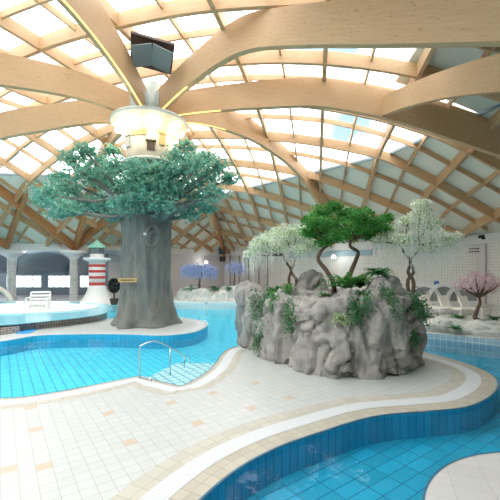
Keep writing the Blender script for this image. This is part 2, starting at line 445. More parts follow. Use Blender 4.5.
# hip beams to the corners
for c in (POLY[1], POLY[2]):
    th = math.atan2(c[1]-HUB[1], c[0]-HUB[0]); R = Rth(th); P = []; zt = []; zb = []
    for i in range(20):
        s = R*(.42+.575*i/19); p = (HUB[0]+s*math.cos(th), HUB[1]+s*math.sin(th)); z = zroof(*p)[0]
        P.append(p); zt.append(z-.05); zb.append(z-.95)
    mb = MB(); sweep_beam(mb, P, zt, zb, .3); trim(mb, 'wood_shaded')
for a, b in (((-22.5, 21.5), (-16.45, 32.8)), ((-16.45, 32.8), (-7.6, 29.4)), ((-27.6, 27.0), (-22.0, 31.7)), ((-22.0, 31.7), (-17.6, 27.5))):
    P = []; zt = []; zb = []
    for i in range(14):
        t = i/13; p = (a[0]+(b[0]-a[0])*t, a[1]+(b[1]-a[1])*t); z = zroof(*p)[0]; P.append(p); zt.append(z-.05); zb.append(z-.85)
    mb = MB(); sweep_beam(mb, P, zt, zb, .3); trim(mb, 'wood_shaded')
# ring beam
mb = MB()
for i in (0, 1, 2, 3):
    a, b = POLY[i], POLY[i+1]
    mb.box(((a[0]+b[0])/2, (a[1]+b[1])/2, 4.97), (math.dist(a, b)+.3, .5, .66), math.atan2(b[1]-a[1], b[0]-a[0]))
trim(mb, 'plaster')

# ------------------------------------------------------------------ arched ribs
SP = [.7, 3, 6, 8.5, 11.6, 14.4, 17.2]; ZP = [10.35, 10.95, 11.15, 10.85, 9.85, 8.3, 6.7]
def interp(x, xs, ys):
    for i in range(len(xs)-1):
        if x <= xs[i+1]:
            t = (x-xs[i])/(xs[i+1]-xs[i]); m0 = (ys[i+1]-ys[max(0, i-1)])/(xs[i+1]-xs[max(0, i-1)]); j = min(len(xs)-1, i+2); m1 = (ys[j]-ys[i])/(xs[j]-xs[i])
            h = xs[i+1]-xs[i]; return (2*t**3-3*t*t+1)*ys[i]+(t**3-2*t*t+t)*h*m0+(-2*t**3+3*t*t)*ys[i+1]+(t**3-t*t)*h*m1
    return ys[-1]
ribs = [(-96, 15, [10.3, 10.8, 11.0, 10.7, 9.8, 8.3, 6.7], 8.0, 'arched glulam rib coming steeply towards the upper left, glowing strip along its whole edge'),
        (-40, 17.2, [10.35, 10.95, 11.2, 10.45, 9.2, 8.1, 7.0], 2.2, 'widest arched glulam rib, sweeping from the hub across the upper right'),
        (-4, 18.8, [10.4, 10.6, 10.7, 10.65, 9.95, 8.95, 7.9], 3.0, 'long horizontal arched glulam rib running right from the tree hub'),
        (43, 15.6, [10.35, 10.95, 11.1, 10.8, 9.75, 7.7, 6.0], 4.0, 'arched glulam rib curving down from the hub towards the roof behind the green tree'),
        (85.7, 20, [10.35, 10.95, 11.2, 11, 10.0, 8.5, 6.9], 1, 'arched glulam rib running away behind the tree hub'),
        (126, 14, [10.35, 10.95, 11.2, 11, 10.0, 8.5, 6.9], 1, 'arched glulam rib behind the big tree crown towards the lighthouse corner'),
        (172, 16, [10.15, 10.3, 10.05, 9.75, 9.0, 7.9, 6.4], 0, 'lower of the two glulam ribs running left from the hub'),
        (-152, 16, [10.25, 10.6, 10.5, 10.1, 9.3, 8.1, 6.7], 0, 'upper of the two glulam ribs running left from the hub')]
for ang, smax, tab, led, lab in ribs:
    th = math.radians(ang); c, s_ = math.cos(th), math.sin(th)
    P = []; zb = []; zt = []; n = 44
    for i in range(n+1):
        s = .7+(smax-.7)*i/n
        b = interp(s, SP, tab)
        dep = 1.05+(.55 if ang == -96 else .3)*min(1, s/7)
        p = (HUB[0]+s*c, HUB[1]+s*s_)
        z, t = zroof(*p)
        P.append(p); zb.append(b); zt.append(max(b+.35, min(b+dep, z-.1)))
    root = empty('timber_arch', (HUB[0]+.7*c, HUB[1]+.7*s_, zb[0]), lab, 'roof beam', 'arched roof ribs around the tree hub')
    mb = MB(); sweep_beam(mb, P, zt, zb, .28); part(mb, 'beam', 'wood', root)
    mb = MB(); k = [i for i in range(n+1) if .8 < .7+(smax-.7)*i/n < led+.8]
    if len(k) > 2:
        q = offset([P[i] for i in k], -.09 if ang != -96 else .09)
        sweep_beam(mb, q, [zb[i]-.001 for i in k], [zb[i]-.03 for i in k], .06)
        l = part(mb, 'light_strip', 'led', root); l['label'] = 'glowing yellow light strip'
    mb = MB(); mb.box((HUB[0]+.82*c, HUB[1]+.82*s_, zb[0]+.55), (.34, .36, .9), th); part(mb, 'steel_shoe', 'hub_white', root)

# branch rib leaving the long right rib
root = empty('timber_arch', (7.1, 16.6, 10.0), 'short glulam branch rib leaving the long right rib towards the upper right edge', 'roof beam', 'arched roof ribs around the tree hub')
P = []; zb = []; zt = []
for i in range(16):
    t = i/15; P.append((6.3+2.0*t+.9*t*t, 16.9-8.0*t)); zb.append(10.15-1.2*t-1.6*t*t); zt.append(11.0-.95*t-1.2*t*t)
mb = MB(); sweep_beam(mb, P, zt, zb, .26); part(mb, 'beam', 'wood', root)
# ------------------------------------------------------------------ hub (tree house lantern)
hub = empty('tree_house', (*HUB, 8.0), 'bright round tree house lantern on top of the big trunk, where the ribs meet', 'tree house')
hc = (*HUB, 0)
mb = MB(); mb.lathe(hc, [(.74, 9.9), (.72, 10.6), (.52, 11.0), (.46, 11.6), (.44, 12.1)], 28); part(mb, 'mast', 'hub_white', hub, True)
mb = MB(); mb.lathe(hc, [(.74, 10.55), (1.2, 10.38), (1.84, 10.16), (1.88, 10.04), (1.83, 10.0)], 48, caps=False); mb.lathe(hc, [(1.83, 10.0), (1.6, 9.75), (1.35, 9.5), (1.12, 9.25)], 48, mi=1, caps=False)
part(mb, 'canopy', ['hub_white', 'hub_cream'], hub, True)
mb = MB(); mb.lathe(hc, [(1.14, 8.1), (1.12, 8.7), (1.17, 9.3), (1.12, 9.85)], 40); part(mb, 'cabin_wall', 'hub_cream', hub, True)
mb = MB(); mb.lathe(hc, [(.9, 7.92), (1.28, 7.98), (1.3, 8.1), (1.15, 8.16)], 40); part(mb, 'floor_ring', 'hub_white', hub, True)
for a, z, w, h, mt in ((-72, 8.62, .36, .42, 'hole'), (-100, 9.35, .75, .45, 'signwood'), (-70, 9.5, .3, .2, 'shade'), (-45, 9.0, .3, .5, 'signwood'), (-135, 8.9, .4, .5, 'shade')):
    t = math.radians(a); mb = MB(); mb.box((HUB[0]+1.15*math.cos(t), HUB[1]+1.15*math.sin(t), z), (.1, w, h), t)
    mb.box((HUB[0]+1.17*math.cos(t), HUB[1]+1.17*math.sin(t), z+h/2+.03), (.16, w+.12, .06), t); part(mb, 'window', mt, hub)
for k in range(10):
    t = 2*PI*k/10+.2; x, y = HUB[0]+1.52*math.cos(t), HUB[1]+1.52*math.sin(t)
    mb = MB(); mb.lathe((x, y, 9.58), [(.13, 0), (.15, .12)], 14); part(mb, 'downlight', 'lamp', hub)
for k in range(8):
    t = 2*PI*k/8+.35
    ld = bpy.data.lights.new('hub_lamp', 'POINT'); ld.energy = 26; ld.color = (1, .82, .6); ld.shadow_soft_size = .12
    lo = bpy.data.objects.new('hub_lamp', ld); C.objects.link(lo); lo.location = (HUB[0]+1.62*math.cos(t), HUB[1]+1.62*math.sin(t), 9.62); lo.parent = hub; lo.location = (1.75*math.cos(t), 1.75*math.sin(t), 1.35)
# ventilation hood with two grey plates under a dark frame
vh = empty('ventilation_hood', (-4.35, 15.3, 11.9), 'dark framed hood with two blue-grey plates hanging beside the hub', 'hood')
mb = MB(); mb.box((-4.3, 15.4, 12.3), (1.8, 1.5, .12), .3, tilt=(-.35, .1)); mb.box((-4.3, 15.55, 12.6), (.1, .1, .8)); part(mb, 'frame', 'brown', vh)
for sgn in (-1, 1):
    mb = MB(); mb.box((-4.25+sgn*.40*math.cos(.3), 15.15+sgn*.40*math.sin(.3), 12.0), (.84, 1.2, .05), .3, tilt=(-.2, sgn*.3)); part(mb, 'plate', 'greyp', vh)

# ------------------------------------------------------------------ pools and decks
def W(px, py, z=0):
    Y = (H-z)*350/(py-271); return ((px-250)*Y/350, Y)
shoreA = [(-16, 6.4), (-10, 7.0), (-7.5, 7.35)]+[W(*p) for p in ((0, 398), (22, 397), (50, 393), (80, 387.5), (110, 381.5), (138, 376))]
shoreB = [W(*p) for p in ((181, 386), (196, 378.5), (209, 369.6), (216, 362), (221, 354.5), (228, 349), (236, 346.5))]
shoreA = catmull(shoreA, 5); shoreB = catmull(shoreB, 5)
nearS = [(-1.6, -1.0), (-1.45, 1.2), (-1.05, 3.0)]+[W(*p) for p in ((206, 496), (236, 471), (278, 448), (320, 433), (380, 416), (430, 411.5), (466, 407.5), (486, 400), (495, 393), (499, 384), (493, 375), (478, 367.5), (452, 359), (425, 352))]+[(5.6, 12.6)]
nearS = catmull(nearS, 6)
main = shoreA + shoreB + [(-.3, 13.3), (.6, 14.1), (3, 14.3), (5, 13.6)] + nearS[::-1] + [(-20, -1.0), (-20, 6)]
mb = MB(); mb.prism(main, -.6, 0, 0, 1)
for i, m_ in enumerate(mb.m):     # the near pool's wall takes the darker tile colour
    if m_ == 1:
        x = sum(mb.v[k][0] for k in mb.f[i])/4; y = sum(mb.v[k][1] for k in mb.f[i])/4
        if x > 1.2 or y < 6 and x > -1.7: mb.m[i] = 2
# tan tiles let into the deck
ca, sa = math.cos(-A1), math.sin(-A1)
for px, py in ((31, 408), (38, 430), (46, 463), (109, 415), (130, 441), (168, 402), (196, 423), (158, 478), (215, 392), (249, 410), (257, 383), (292, 398), (4, 470), (375, 402)):
    x, y = W(px, py)
    u = x*math.cos(A1)-y*math.sin(A1); v = x*math.sin(A1)+y*math.cos(A1)
    u = math.floor(u/.2)*.2; v = math.floor(v/.2)*.2; g = .006; q = []
    for du, dv in ((g, g), (.2-g, g), (.2-g, .2-g), (g, .2-g)):
        uu, vv = u+du, v+dv; q.append((uu*math.cos(A1)+vv*math.sin(A1), -uu*math.sin(A1)+vv*math.cos(A1), .002))
    mb.add(q, [(0, 1, 2, 3)], 3)
fl = struct(mb.build('floor', ['deck', 'pool_back_wall', 'pool_near_wall', 'tan']))
# near pool edging
mb = MB(); ribbon(mb, nearS, .0, .36, .004, 0); ribbon(mb, nearS, .68, 1.0, .004, 1); ribbon(mb, nearS, 0, .035, .007, 2); trim(mb, ['coping', 'border', 'edge'])
mb = MB(); ribbon(mb, nearS, .36, .68, .008); trim(mb, 'grate')
shAB = shoreA[:-5:3]+[shoreA[-1]]+[lp(shoreA[-1], shoreB[0], .5)]+shoreB
mb = MB(); ribbon(mb, shAB, -.16, 0, .004, 0); ribbon(mb, shAB, -.70, -.45, .004, 1); ribbon(mb, shAB, -.03, 0, .007, 2); trim(mb, ['coping', 'border', 'edge'])
mb = MB(); ribbon(mb, shAB, -.45, -.16, .008); trim(mb, 'grate')
# trunk island
isl = [(-13, 13.2), (-11, 13.2)]+[W(*p) for p in ((0, 343), (34, 337.5), (80, 335.8), (130, 336), (165, 337), (190, 334.5), (204, 329.5), (207, 324), (196, 320.5))]+[(-4.6, 20.6), (-7, 20.4), (-8.5, 19.5), (-13, 19)]
isl = catmull(isl, 5, True)
mb = MB(); mb.prism(isl, -.6, .06, 0, 1); ribbon(mb, isl, .15, .5, .066, 2, True)
struct(mb.build('floor', ['deck', 'pool_back_wall', 'grate'])); 
# near paved islet
isc = [(4.0+2.22*math.cos(2*PI*k/64), 3.12+2.22*math.sin(2*PI*k/64)) for k in range(64)]
mb = MB(); mb.prism(isc, -.6, .0, 0, 1); ribbon(mb, isc, 0, .03, .005, 2, True); struct(mb.build('floor', ['islet', 'pool_near_wall', 'edge']))
# basins
mb = MB(); mb.prism([(-40, 5), (-1.3, 5), (-1.3, 8), (1.2, 8), (1.2, 31), (-40, 31)], -.7, -.5); struct(mb.build('floor', 'pool_back'))
mb = MB(); mb.prism([(-1.3, -2), (24, -2), (24, 20), (1.2, 20), (1.2, 8), (-1.3, 8)], -.72, -.5); struct(mb.build('floor', 'pool_near'))
mb = MB(); mb.add([(-30, 5, -.05), (-1.3, 5, -.05), (-1.3, 8, -.05), (1.2, 8, -.05), (1.2, 30.6, -.05), (-30, 30.6, -.05)], [(0, 1, 2, 3, 4, 5)]); tag(mb.build('pool_water', 'water'), 'bright cyan water of the large pool around the big tree', 'water', kind='stuff')
mb = MB(); mb.add([(-1.3, -2, -.05), (24, -2, -.05), (24, 16, -.05), (1.2, 16, -.05), (1.2, 8, -.05), (-1.3, 8, -.05)], [(0, 1, 2, 3, 4, 5)]); tag(mb.build('pool_water', 'water_near'), 'deeper blue water of the near pool curving round the rock', 'water', kind='stuff')
# pool steps in the corner
mb = MB()
for dz, a in ((-.12, 0), (-.24, .42), (-.38, .84)):
    mb.prism([(-2.85+a*.45, 9.15+a*.9), (-1.62+a*.12, 8.45+a*.8), (-1.12, 9.75+a*.3), (-1.04, 10.9), (-2.3, 10.9)], -.52, dz)
struct(mb.build('floor', 'step'))
# far ground, right terrace
mb = MB(); mb.prism([(-40, 30.4), (24, 30.4), (24, 60), (-40, 60)], -.6, .02); struct(mb.build('floor', 'panel'))
ledge = catmull([(24, 11), (11.5, 12.2), (9.3, 12.9), (8.2, 13.8), (7.2, 14.5), (6.3, 15.6), (5, 17), (2, 19), (1.5, 24)], 5)
mb = MB(); mb.prism(ledge+[(1.3, 31), (24, 31)], -.6, .2, 0, 1); struct(mb.build('floor', ['deck', 'rim_tile']))
mb = MB(); mb.prism(catmull([(24, 14.5), (13, 14.6), (10.6, 15.0), (9.4, 15.9), (8.4, 17.2), (6, 20), (5, 24)], 4)+[(5, 31), (24, 31)], .1, .5); struct(mb.build('floor', 'deck'))

# raised basin on the left
rb = catmull([(-8.4, 19.8), (-8.3, 18.9), (-9.7, 16.5), (-11.3, 15.0), (-15, 14), (-22, 16), (-24, 22), (-20, 26), (-14, 26.3), (-10.6, 24.6), (-8.9, 21.8)], 5, True)
root = empty('whirlpool_basin', (-14, 20, 0), 'raised round basin with brown mosaic kerb and pale blue rim beside the big tree', 'pool')
mb = MB(); mb.prism(rb, -.55, .42, 0, 1); part(mb, 'kerb', ['rim_tile', 'mosaic'], root)
mb = MB(); ribbon(mb, rb, 0, .28, .425, 0, True); part(mb, 'rim', 'white', root)
inner = offset(rb, .35, True)
mb = MB(); mb.prism(inner, .40, .43); w_ = part(mb, 'water', plain('pale_blue_water', (.25, .66, .80), .12, var=.05), root)
disc = [(-14.7+5.2*math.cos(2*PI*k/64), 21.6+2.9*math.sin(2*PI*k/64)) for k in range(64)]
mb = MB(); mb.prism(disc, .40, .5); part(mb, 'platform', 'white', root)
# steps to the basin
st = empty('basin_steps', (-12, 14.6, .06), 'low brown mosaic steps leading up to the raised basin', 'steps')
for k in range(2):
    mb = MB(); mb.prism([(-13, 14.0+k*.35), (-10.9+k*.1, 14.1+k*.45), (-10.2+k*.1, 15.1+k*.25), (-10.9, 16.1), (-13, 16.1)], .06, .2+.12*k, 0, 0); part(mb, 'step', 'mosaic', st)
mb = MB(); mb.prism([W(15, 334, .06), W(30, 333.5, .06), W(38, 329, .06), W(22, 329.5, .06)], .062, .08); tag(mb.build('floor_mat', 'blue'), 'bright blue mat lying before the raised basin', 'mat')

# ------------------------------------------------------------------ walls
def wallstrip(name, a, b, z0, z1, mat, t=.3, uv0=0):
    mb = MB(); d = math.dist(a, b); nx, ny = -(b[1]-a[1])/d*t, (b[0]-a[0])/d*t
    if (nx*(HUB[0]-a[0])+ny*(HUB[1]-a[1])) > 0: nx, ny = -nx, -ny
    P = [a, b, (b[0]+nx, b[1]+ny), (a[0]+nx, a[1]+ny)]; mb.prism(P, z0, z1); return struct(mb.build(name, mat))
def lp(a, b, t): return (a[0]+(b[0]-a[0])*t, a[1]+(b[1]-a[1])*t)
C2, C3, C5 = POLY[1], POLY[2], POLY[3]
wallstrip('wall_back', lp(C3, C2, .82), C3, 0, 4.7, 'panel')
wallstrip('wall_back', C3, lp(C3, C5, .27), 0, 4.7, 'panel')
wallstrip('wall_right', lp(C3, C5, .27), C5, 0, 4.7, 'wall_tile')
wallstrip('wall_right', C5, (20.5, 12.5), 0, 4.7, 'wall_tile')
wallstrip('wall_right', (20.5, 12.5), POLY[4], 0, 5.3, 'panel')
wallstrip('wall_right', POLY[4], POLY[5], 0, 5.3, 'panel')
wallstrip('wall_front', POLY[5], POLY[6], 0, 5.3, 'panel')
wallstrip('wall_left', POLY[6], POLY[7], 0, 5.3, 'panel')
wallstrip('wall_left', POLY[7], POLY[0], 0, 5.3, 'panel')
mb = MB(); mb.prism([POLY[5], POLY[6], POLY[7], (-26, 4.9), (-20, 4.9), (-20, -1.0), (24, -1.0), POLY[4]], -.6, -.02); struct(mb.build('floor', 'deck'))
for t in (.04, .1, .16, .22, .27):       # joint strips of the panelling
    p = lp(C3, C5, t); mb = MB(); mb.box((p[0]-.03, p[1]-.05, 2.3), (.12, .1, 4.6), -PI/4); trim(mb, 'shade')
an = math.atan2(C5[1]-C3[1], C5[0]-C3[0])
p = lp(C3, C5, .55); mb = MB(); mb.box((p[0]-.05, p[1]-.05, 4.35), (9.0, .1, .5), an); trim(mb, plain('light_blue_band', (.42, .60, .68), .5, var=.03))
p = (16.05, 24.2); mb = MB(); mb.box((p[0], p[1], 2.4), (.55, .25, 4.8), 1.9); trim(mb, 'panel')
# wall_left gallery with windows
GY = 42
mb = MB(); mb.box((-27, GY, .35), (34, .3, .7)); mb.box((-27, GY, 4.2), (34, .3, 4.0))
xs = [-44, -34, -29.4, -28.5, -24.8, -24.0, -21.8, -20.0, -17.2, -16.2, -10]
for a, b in ((-30.2, -29.2), (-25.0, -24.2), (-21.4, -20.4), (-17.5, -16.0), (-12.5, -10), (-35, -34)): mb.box(((a+b)/2, GY, 1.45), (b-a, .3, 1.5))
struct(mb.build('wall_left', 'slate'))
wn = 1
for a, b in ((-34, -30.2), (-29.2, -25.0), (-24.2, -21.4), (-20.4, -17.5), (-16.0, -12.5)):
    wn += 1; mb = MB(); mb.box(((a+b)/2, GY, 1.45), (b-a, .03, 1.5), mi=1)
    n = 4
    for k in range(n+1): mb.box((a+(b-a)*k/n, GY-.03, 1.45), (.09, .1, 1.5))
    for z in (.72, 1.75, 2.18): mb.box(((a+b)/2, GY-.03, z), (b-a, .1, .07))
    struct(mb.build('window_%d' % wn, ['white', 'pane']))
mb = MB()                                # vaults between the columns
cx = [-33.6, -27.9, -22.2, -16.5, -10.8]
for i in range(len(cx)-1):
    x0, x1 = cx[i], cx[i+1]; r = (x1-x0)/2-.1; vs = []; n = 18
    for k in range(n+1):
        a = PI*k/n; x = (x0+x1)/2-r*math.cos(a); z = 2.5+2.0*math.sin(a)
        vs += [(x, 33.4, z), (x, GY, z), (x, GY, z+.15+.6), (x, 33.4, 4.75)]
    fs = []
    for k in range(n): a = 4*k; fs += [(a, a+4, a+5, a+1), (a, a+3, a+7, a+4)]
    mb.add(vs, fs)
    mb.box((x1, 37.7, 3.6), (.25, 8.4, 2.3))
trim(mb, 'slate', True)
mb = MB(); mb.box((-25, 40.5, .45), (26, .2, .9)); trim(mb, 'slate')
# columns
def column(x, y, lab):
    r = empty('column', (x, y, 0), lab, 'column', 'round columns carrying the ring beam')
    mb = MB(); mb.lathe((x, y, 0), [(.42, 0), (.42, .3), (.36, .32), (.36, 3.9)], 24, uvr=.36); part(mb, 'shaft', 'column', r, False)
    mb = MB(); mb.lathe((x, y, 0), [(.36, 3.85), (.45, 4.0), (.95, 4.35), (1.15, 4.42), (1.15, 4.63)], 32); part(mb, 'capital', 'white', r, False)
column(-22.2, 32.6, 'round column with flared white capital, left one, behind the white chair')
column(-16.4, 32.6, 'round column with flared white capital just left of the lighthouse')
column(-12.3, 35.2, 'round column with flared white capital between the lighthouse and the trunk')
# beige arch at far left
mb = MB(); P = [( -21.6+2.2*math.cos(PI*k/20), 28.5, -.05+1.6*math.sin(PI*k/20)) for k in range(21)]; mb.tube(P, .22, 8)
tag(mb.build('arch', 'lounge', smooth=True), 'beige arched bow standing left of the first column', 'arch')
# loudspeakers, spot lamps, vents on the ring
for z, dx, lab in ((5.2, 0, 'upper of two black speakers hanging at the back corner of the ring beam'), (4.2, .1, 'lower of two black speakers hanging at the back corner of the ring beam')):
    mb = MB(); mb.box((-3.4+dx, 42.3, z), (.7, .5, .8 if z > 5 else .6)); mb.box((-3.4+dx, 42.8, z+.2), (.08, .4, .08)); tag(mb.build('loudspeaker', 'dark'), lab, 'speaker', 'loudspeakers in the back corner')
def spot(x, y, z, lab):
    r = empty('wall_lamp', (x, y, z), lab, 'lamp')
    mb = MB(); mb.lathe((x, y, z-.12), [(.1, 0), (.2, .1), (.2, .25), (.08, .35)], 14); part(mb, 'housing', 'white', r)
    mb = MB(); mb.lathe((x, y-.12, z-.2), [(.12, 0), (.2, .1), (.12, .2)], 14); part(mb, 'lens', 'lampw', r)
    ld = bpy.data.lights.new('spot', 'POINT'); ld.energy = 25; ld.shadow_soft_size = .25; lo = bpy.data.objects.new('lamp_light', ld); C.objects.link(lo); lo.parent = r; lo.location = (0, -.6, -.2)
spot(-5.2, 41.6, 3.85, 'small bright white lamp on the back wall above the blue trees')
spot(7.6, 31.9, 4.1, 'small bright white lamp on the tiled wall behind the green tree')
mb = MB(); 
for dz in (0, .2): mb.box((15.7, 24.5, 4.3-dz), (.7, .06, .06), an)
tag(mb.build('vent_slot', 'dark'), 'pair of dark slots high on the tiled wall at right', 'vent')
mb = MB(); mb.box((15.9, 24.0, 5.1), (.3, .3, .2)); mb.lathe((15.9, 23.85, 5.0), [(.1, -.1), (.12, 0)], 10); tag(mb.build('security_camera', 'dark'), 'small dark camera under the roof corner at right', 'camera')
# blue wall sign
sx, sy = 14.05, 26.35
rs = empty('wall_sign', (sx, sy, 1.85), 'small square blue and white sign on the tiled wall above the arches', 'sign')
mb = MB(); mb.box((sx, sy, 1.85), (.5, .04, .46), an); part(mb, 'plate', 'white', rs)
mb = MB(); mb.box((sx-.02, sy-.03, 1.85), (.36, .03, .32), an); part(mb, 'pictogram', 'signblue', rs)

# ------------------------------------------------------------------ big tree
TC = (-5.32, 17.95)
def fur(a, z):
    return 1+.03*math.sin(a*9+z*.3)+.022*math.sin(a*17+2+z*.8)+.05*noise.noise(Vector((math.cos(a)*5, math.sin(a)*5, z*.9)))+.02*noise.noise(Vector((math.cos(a)*14, math.sin(a)*14, z*2)))+.10*max(0, 1-z/1.2)*math.sin(a*6+1)+.05*noise.noise(Vector((math.cos(a)*2, math.sin(a)*2, z*.6)))
bt = empty('artificial_tree', (*TC, .06), 'giant artificial tree with broad grey furrowed trunk and teal-green crown', 'tree')
prof = [(1.66, .0), (1.45, .35), (1.30, .9), (1.22, 1.8), (1.18, 3.0), (1.16, 4.2), (1.20, 5.0), (1.32, 5.7), (1.25, 6.2), (.95, 6.9), (.8, 8.0)]
pr = []
for i in range(len(prof)-1):
    for j in range(4): t = j/4; pr.append((prof[i][0]*(1-t)+prof[i+1][0]*t, prof[i][1]*(1-t)+prof[i+1][1]*t))
pr.append(prof[-1])
mb = MB(); mb.lathe((*TC, .05), pr, 96, squash=fur)
# knot
kx = TC[0]+.62; ky = TC[1]-1.02
for rr, wd in ((1.0, .12), (.5, .09)):
    P = [(kx+.27*rr*math.cos(a)+.06*math.sin(a), ky-.02+.1*math.cos(a), 4.45+.5*rr*math.sin(a)) for a in [2*PI*k/20 for k in range(21)]]; mb.tube(P, wd, 8)
mb.lathe((TC[0], TC[1]-1.05, 0), [(0.01, 0)], 3, caps=False)
part(mb, 'trunk', 'bark_big', bt, True)
clumps = [(136,168,.8),(150,170,.9),(164,172,.9),(150,186,.9),(134,184,.9),(172,186,.9),(112,150,.5),(104,172,.8),(48,193,1.0),(66,188,1.1),(72,158,.8),(86,150,.7),(84,172,1.1),(102,180,1.2),(98,162,1.0),(118,166,1.0),(122,186,1.2),(66,208,.8),(84,204,1.0),(104,204,1.1),(58,214,.6),(126,204,1.0),(140,176,1.0),(144,194,1.0),(160,188,1.0),(162,204,.8),(172,172,.9),(178,156,.7),(186,146,.6),(190,166,1.0),(204,158,.9),(216,166,.8),(228,178,.6),(206,178,1.0),(186,186,1.1),(214,192,.7),(198,200,.9),(190,214,.7),(208,208,.6),(42,201,.6),(60,176,.7),(112,216,.6)]
mb = MB(); br = MB(); cl = []
for px, py, r in clumps:
    Y = (15.9+random.uniform(-.3, .2)) if 125 < px < 183 and py > 160 else 17.6+random.uniform(-2.2, 1.6)*(1 if r > .65 else .4); z = H+(271-py)*Y/350; x = (px-250)*Y/350
    cl.append((x, Y, z, r*.72))
for x, y, z, r in cl:
    n = int(900*r)
    for _ in range(n):
        d = Vector((random.gauss(0, 1), random.gauss(0, 1), random.gauss(0, 1))).normalized()*r*(random.uniform(.2, 1.0)+(random.random() < .25)*random.uniform(0, .45))
        d += .25*Vector((noise.noise(d*4+Vector((x, y, z))), noise.noise(d*4+Vector((z, x, y))), noise.noise(d*4+Vector((y, z, x)))))
        mb.leaf((x+d.x*1.2, y+d.y*1.1, z+d.z*.66-.08*abs(d.x)), random.uniform(.12, .24))
    s0 = Vector((TC[0]+random.uniform(-.5, .5), TC[1]+random.uniform(-.4, .4), random.uniform(5.6, 6.6))); e = Vector((x, y, z-.1)); m1 = s0.lerp(e, .5)+Vector((0, 0, -.3))
    br.tube([s0, s0.lerp(m1, .5)+Vector((0, 0, .1)), m1, m1.lerp(e, .5), e], [.2, .15, .1, .07, .04], 7)
br.tube([(-4.6, 17.3, 5.4), (-4.0, 17, 5.75), (-3.3, 16.8, 5.85), (-2.6, 16.7, 6.1)], [.42, .3, .2, .12], 10)
part(br, 'branches', 'bark_big', bt, True)
part(mb, 'foliage', 'leaf_big', bt)
sg = empty('wooden_sign', (-5.75, 16.6, 2.3), 'small yellow wooden board fixed to the big trunk', 'sign')
mb = MB(); mb.box((-5.78, 16.52, 2.32), (.86, .06, .20), .03); part(mb, 'board', 'signwood', sg)
mb = MB()
mb.box((-5.78, 16.483, 2.32), (.62, .012, .05), .03)
part(mb, 'lettering', 'brown', sg)
mb = MB(); mb.lathe((-5.0, 16.68, 4.45), [(.03, 0), (.08, .03), (.08, .12)], 12); mb.box((-5.0, 16.75, 4.5), (.06, .2, .06)); tag(mb.build('trunk_lamp', 'white'), 'tiny white lamp on the big trunk beside the knot', 'lamp')

# ------------------------------------------------------------------ rocks
def rock(name, lobes, label, cat, mat, voxel=.07, amp=.17, group=None, flat=False, furrow=1.0):
    """lobes: (outline, z0, z1, taper) blocks and ('s', centre, radii) boulders fused to one solid"""
    mb = MB()
    for lb in lobes:
        if lb[0] == 's':
            _, c, r = lb; bm = bmesh.new(); bmesh.ops.create_icosphere(bm, subdivisions=3, radius=1)
            mb.add([(c[0]+v.co.x*r[0], c[1]+v.co.y*r[1], c[2]+v.co.z*r[2]) for v in bm.verts], [[v.index for v in f.verts] for f in bm.faces]); bm.free()
        else:
            P, z0, z1, tp = lb; P = catmull(P, 4, True); ox = sum(p[0] for p in P)/len(P); oy = sum(p[1] for p in P)/len(P); n = len(P); vs = []; fs = []
            lev = [(z0, 1.0), (z0+(z1-z0)*.5, 1-tp*.4), (z0+(z1-z0)*.85, 1-tp*.8), (z1, 1-tp*1.5)]
            for z, k in lev: vs += [(ox+(p[0]-ox)*k, oy+(p[1]-oy)*k, z) for p in P]
            for l in range(len(lev)-1):
                for i in range(n): j = (i+1) % n; fs.append((l*n+i, l*n+j, (l+1)*n+j, (l+1)*n+i))
            fs.append(tuple(reversed(range(n)))); fs.append(tuple((len(lev)-1)*n+i for i in range(n))); mb.add(vs, fs)
    o = mb.build(name, mat)
    md = o.modifiers.new('r', 'REMESH'); md.mode = 'VOXEL'; md.voxel_size = voxel
    dg = bpy.context.evaluated_depsgraph_get(); dg.update(); me = bpy.data.meshes.new_from_object(o.evaluated_get(dg)); o.modifiers.clear(); o.data = me
    bm = bmesh.new(); bm.from_mesh(me); bmesh.ops.smooth_vert(bm, verts=bm.verts[:], factor=.5, use_axis_x=True, use_axis_y=True, use_axis_z=True); bm.normal_update()
    off = []
    for v in bm.verts:
        c = v.co
        a = noise.fractal(Vector((c.x*1.6, c.y*1.6, c.z*1.0*furrow)), 1.0, 2.1, 5)
        wv = Vector((c.x*1.25, c.y*1.25, c.z*.5))+.30*Vector((noise.noise(c*1.8), noise.noise(c*1.8+Vector((9, 2, 4))), noise.noise(c*1.8+Vector((3, 8, 1)))))
        dd, pt = noise.voronoi(wv); rr = noise.noise(pt[0]*3.7)
        crack = max(0, 1-(dd[1]-dd[0])/.10)
        b2 = max(0, 1-abs(noise.noise(Vector((c.x*1.6+1, c.y*1.6+7, c.z*1.3*furrow+3))))*11)
        fur2 = noise.noise(Vector((c.x*5, c.y*5, c.z*.6)))
        off.append(v.normal*(amp*(a*.75+rr*1.5-.9*crack-.35*b2+fur2*.35)+.012*noise.noise(c*14)))
    for v, d in zip(bm.verts, off): v.co += d
    bm.to_mesh(me); bm.free()
    me.polygons.foreach_set('use_smooth', [True]*len(me.polygons)); me.materials.clear(); me.materials.append(M[mat])
    z0 = min(v.co.z for v in me.vertices)
    return tag(o, label, cat, group)
outl = [(.25, 11.7), (.55, 10.75), (1.05, 10.05), (1.5, 9.35), (2.2, 9.0), (3.05, 8.85), (3.85, 9.0), (4.4, 9.5), (4.95, 10.0), (5.3, 11.0), (5.1, 12.4), (3.4, 13.3), (1.4, 13.4), (.3, 12.8)]
lobeL = [(-.35, 12.7), (-.05, 12.2), (.5, 12.0), (.9, 12.6), (.7, 13.4), (.1, 13.7), (-.5, 13.4)]
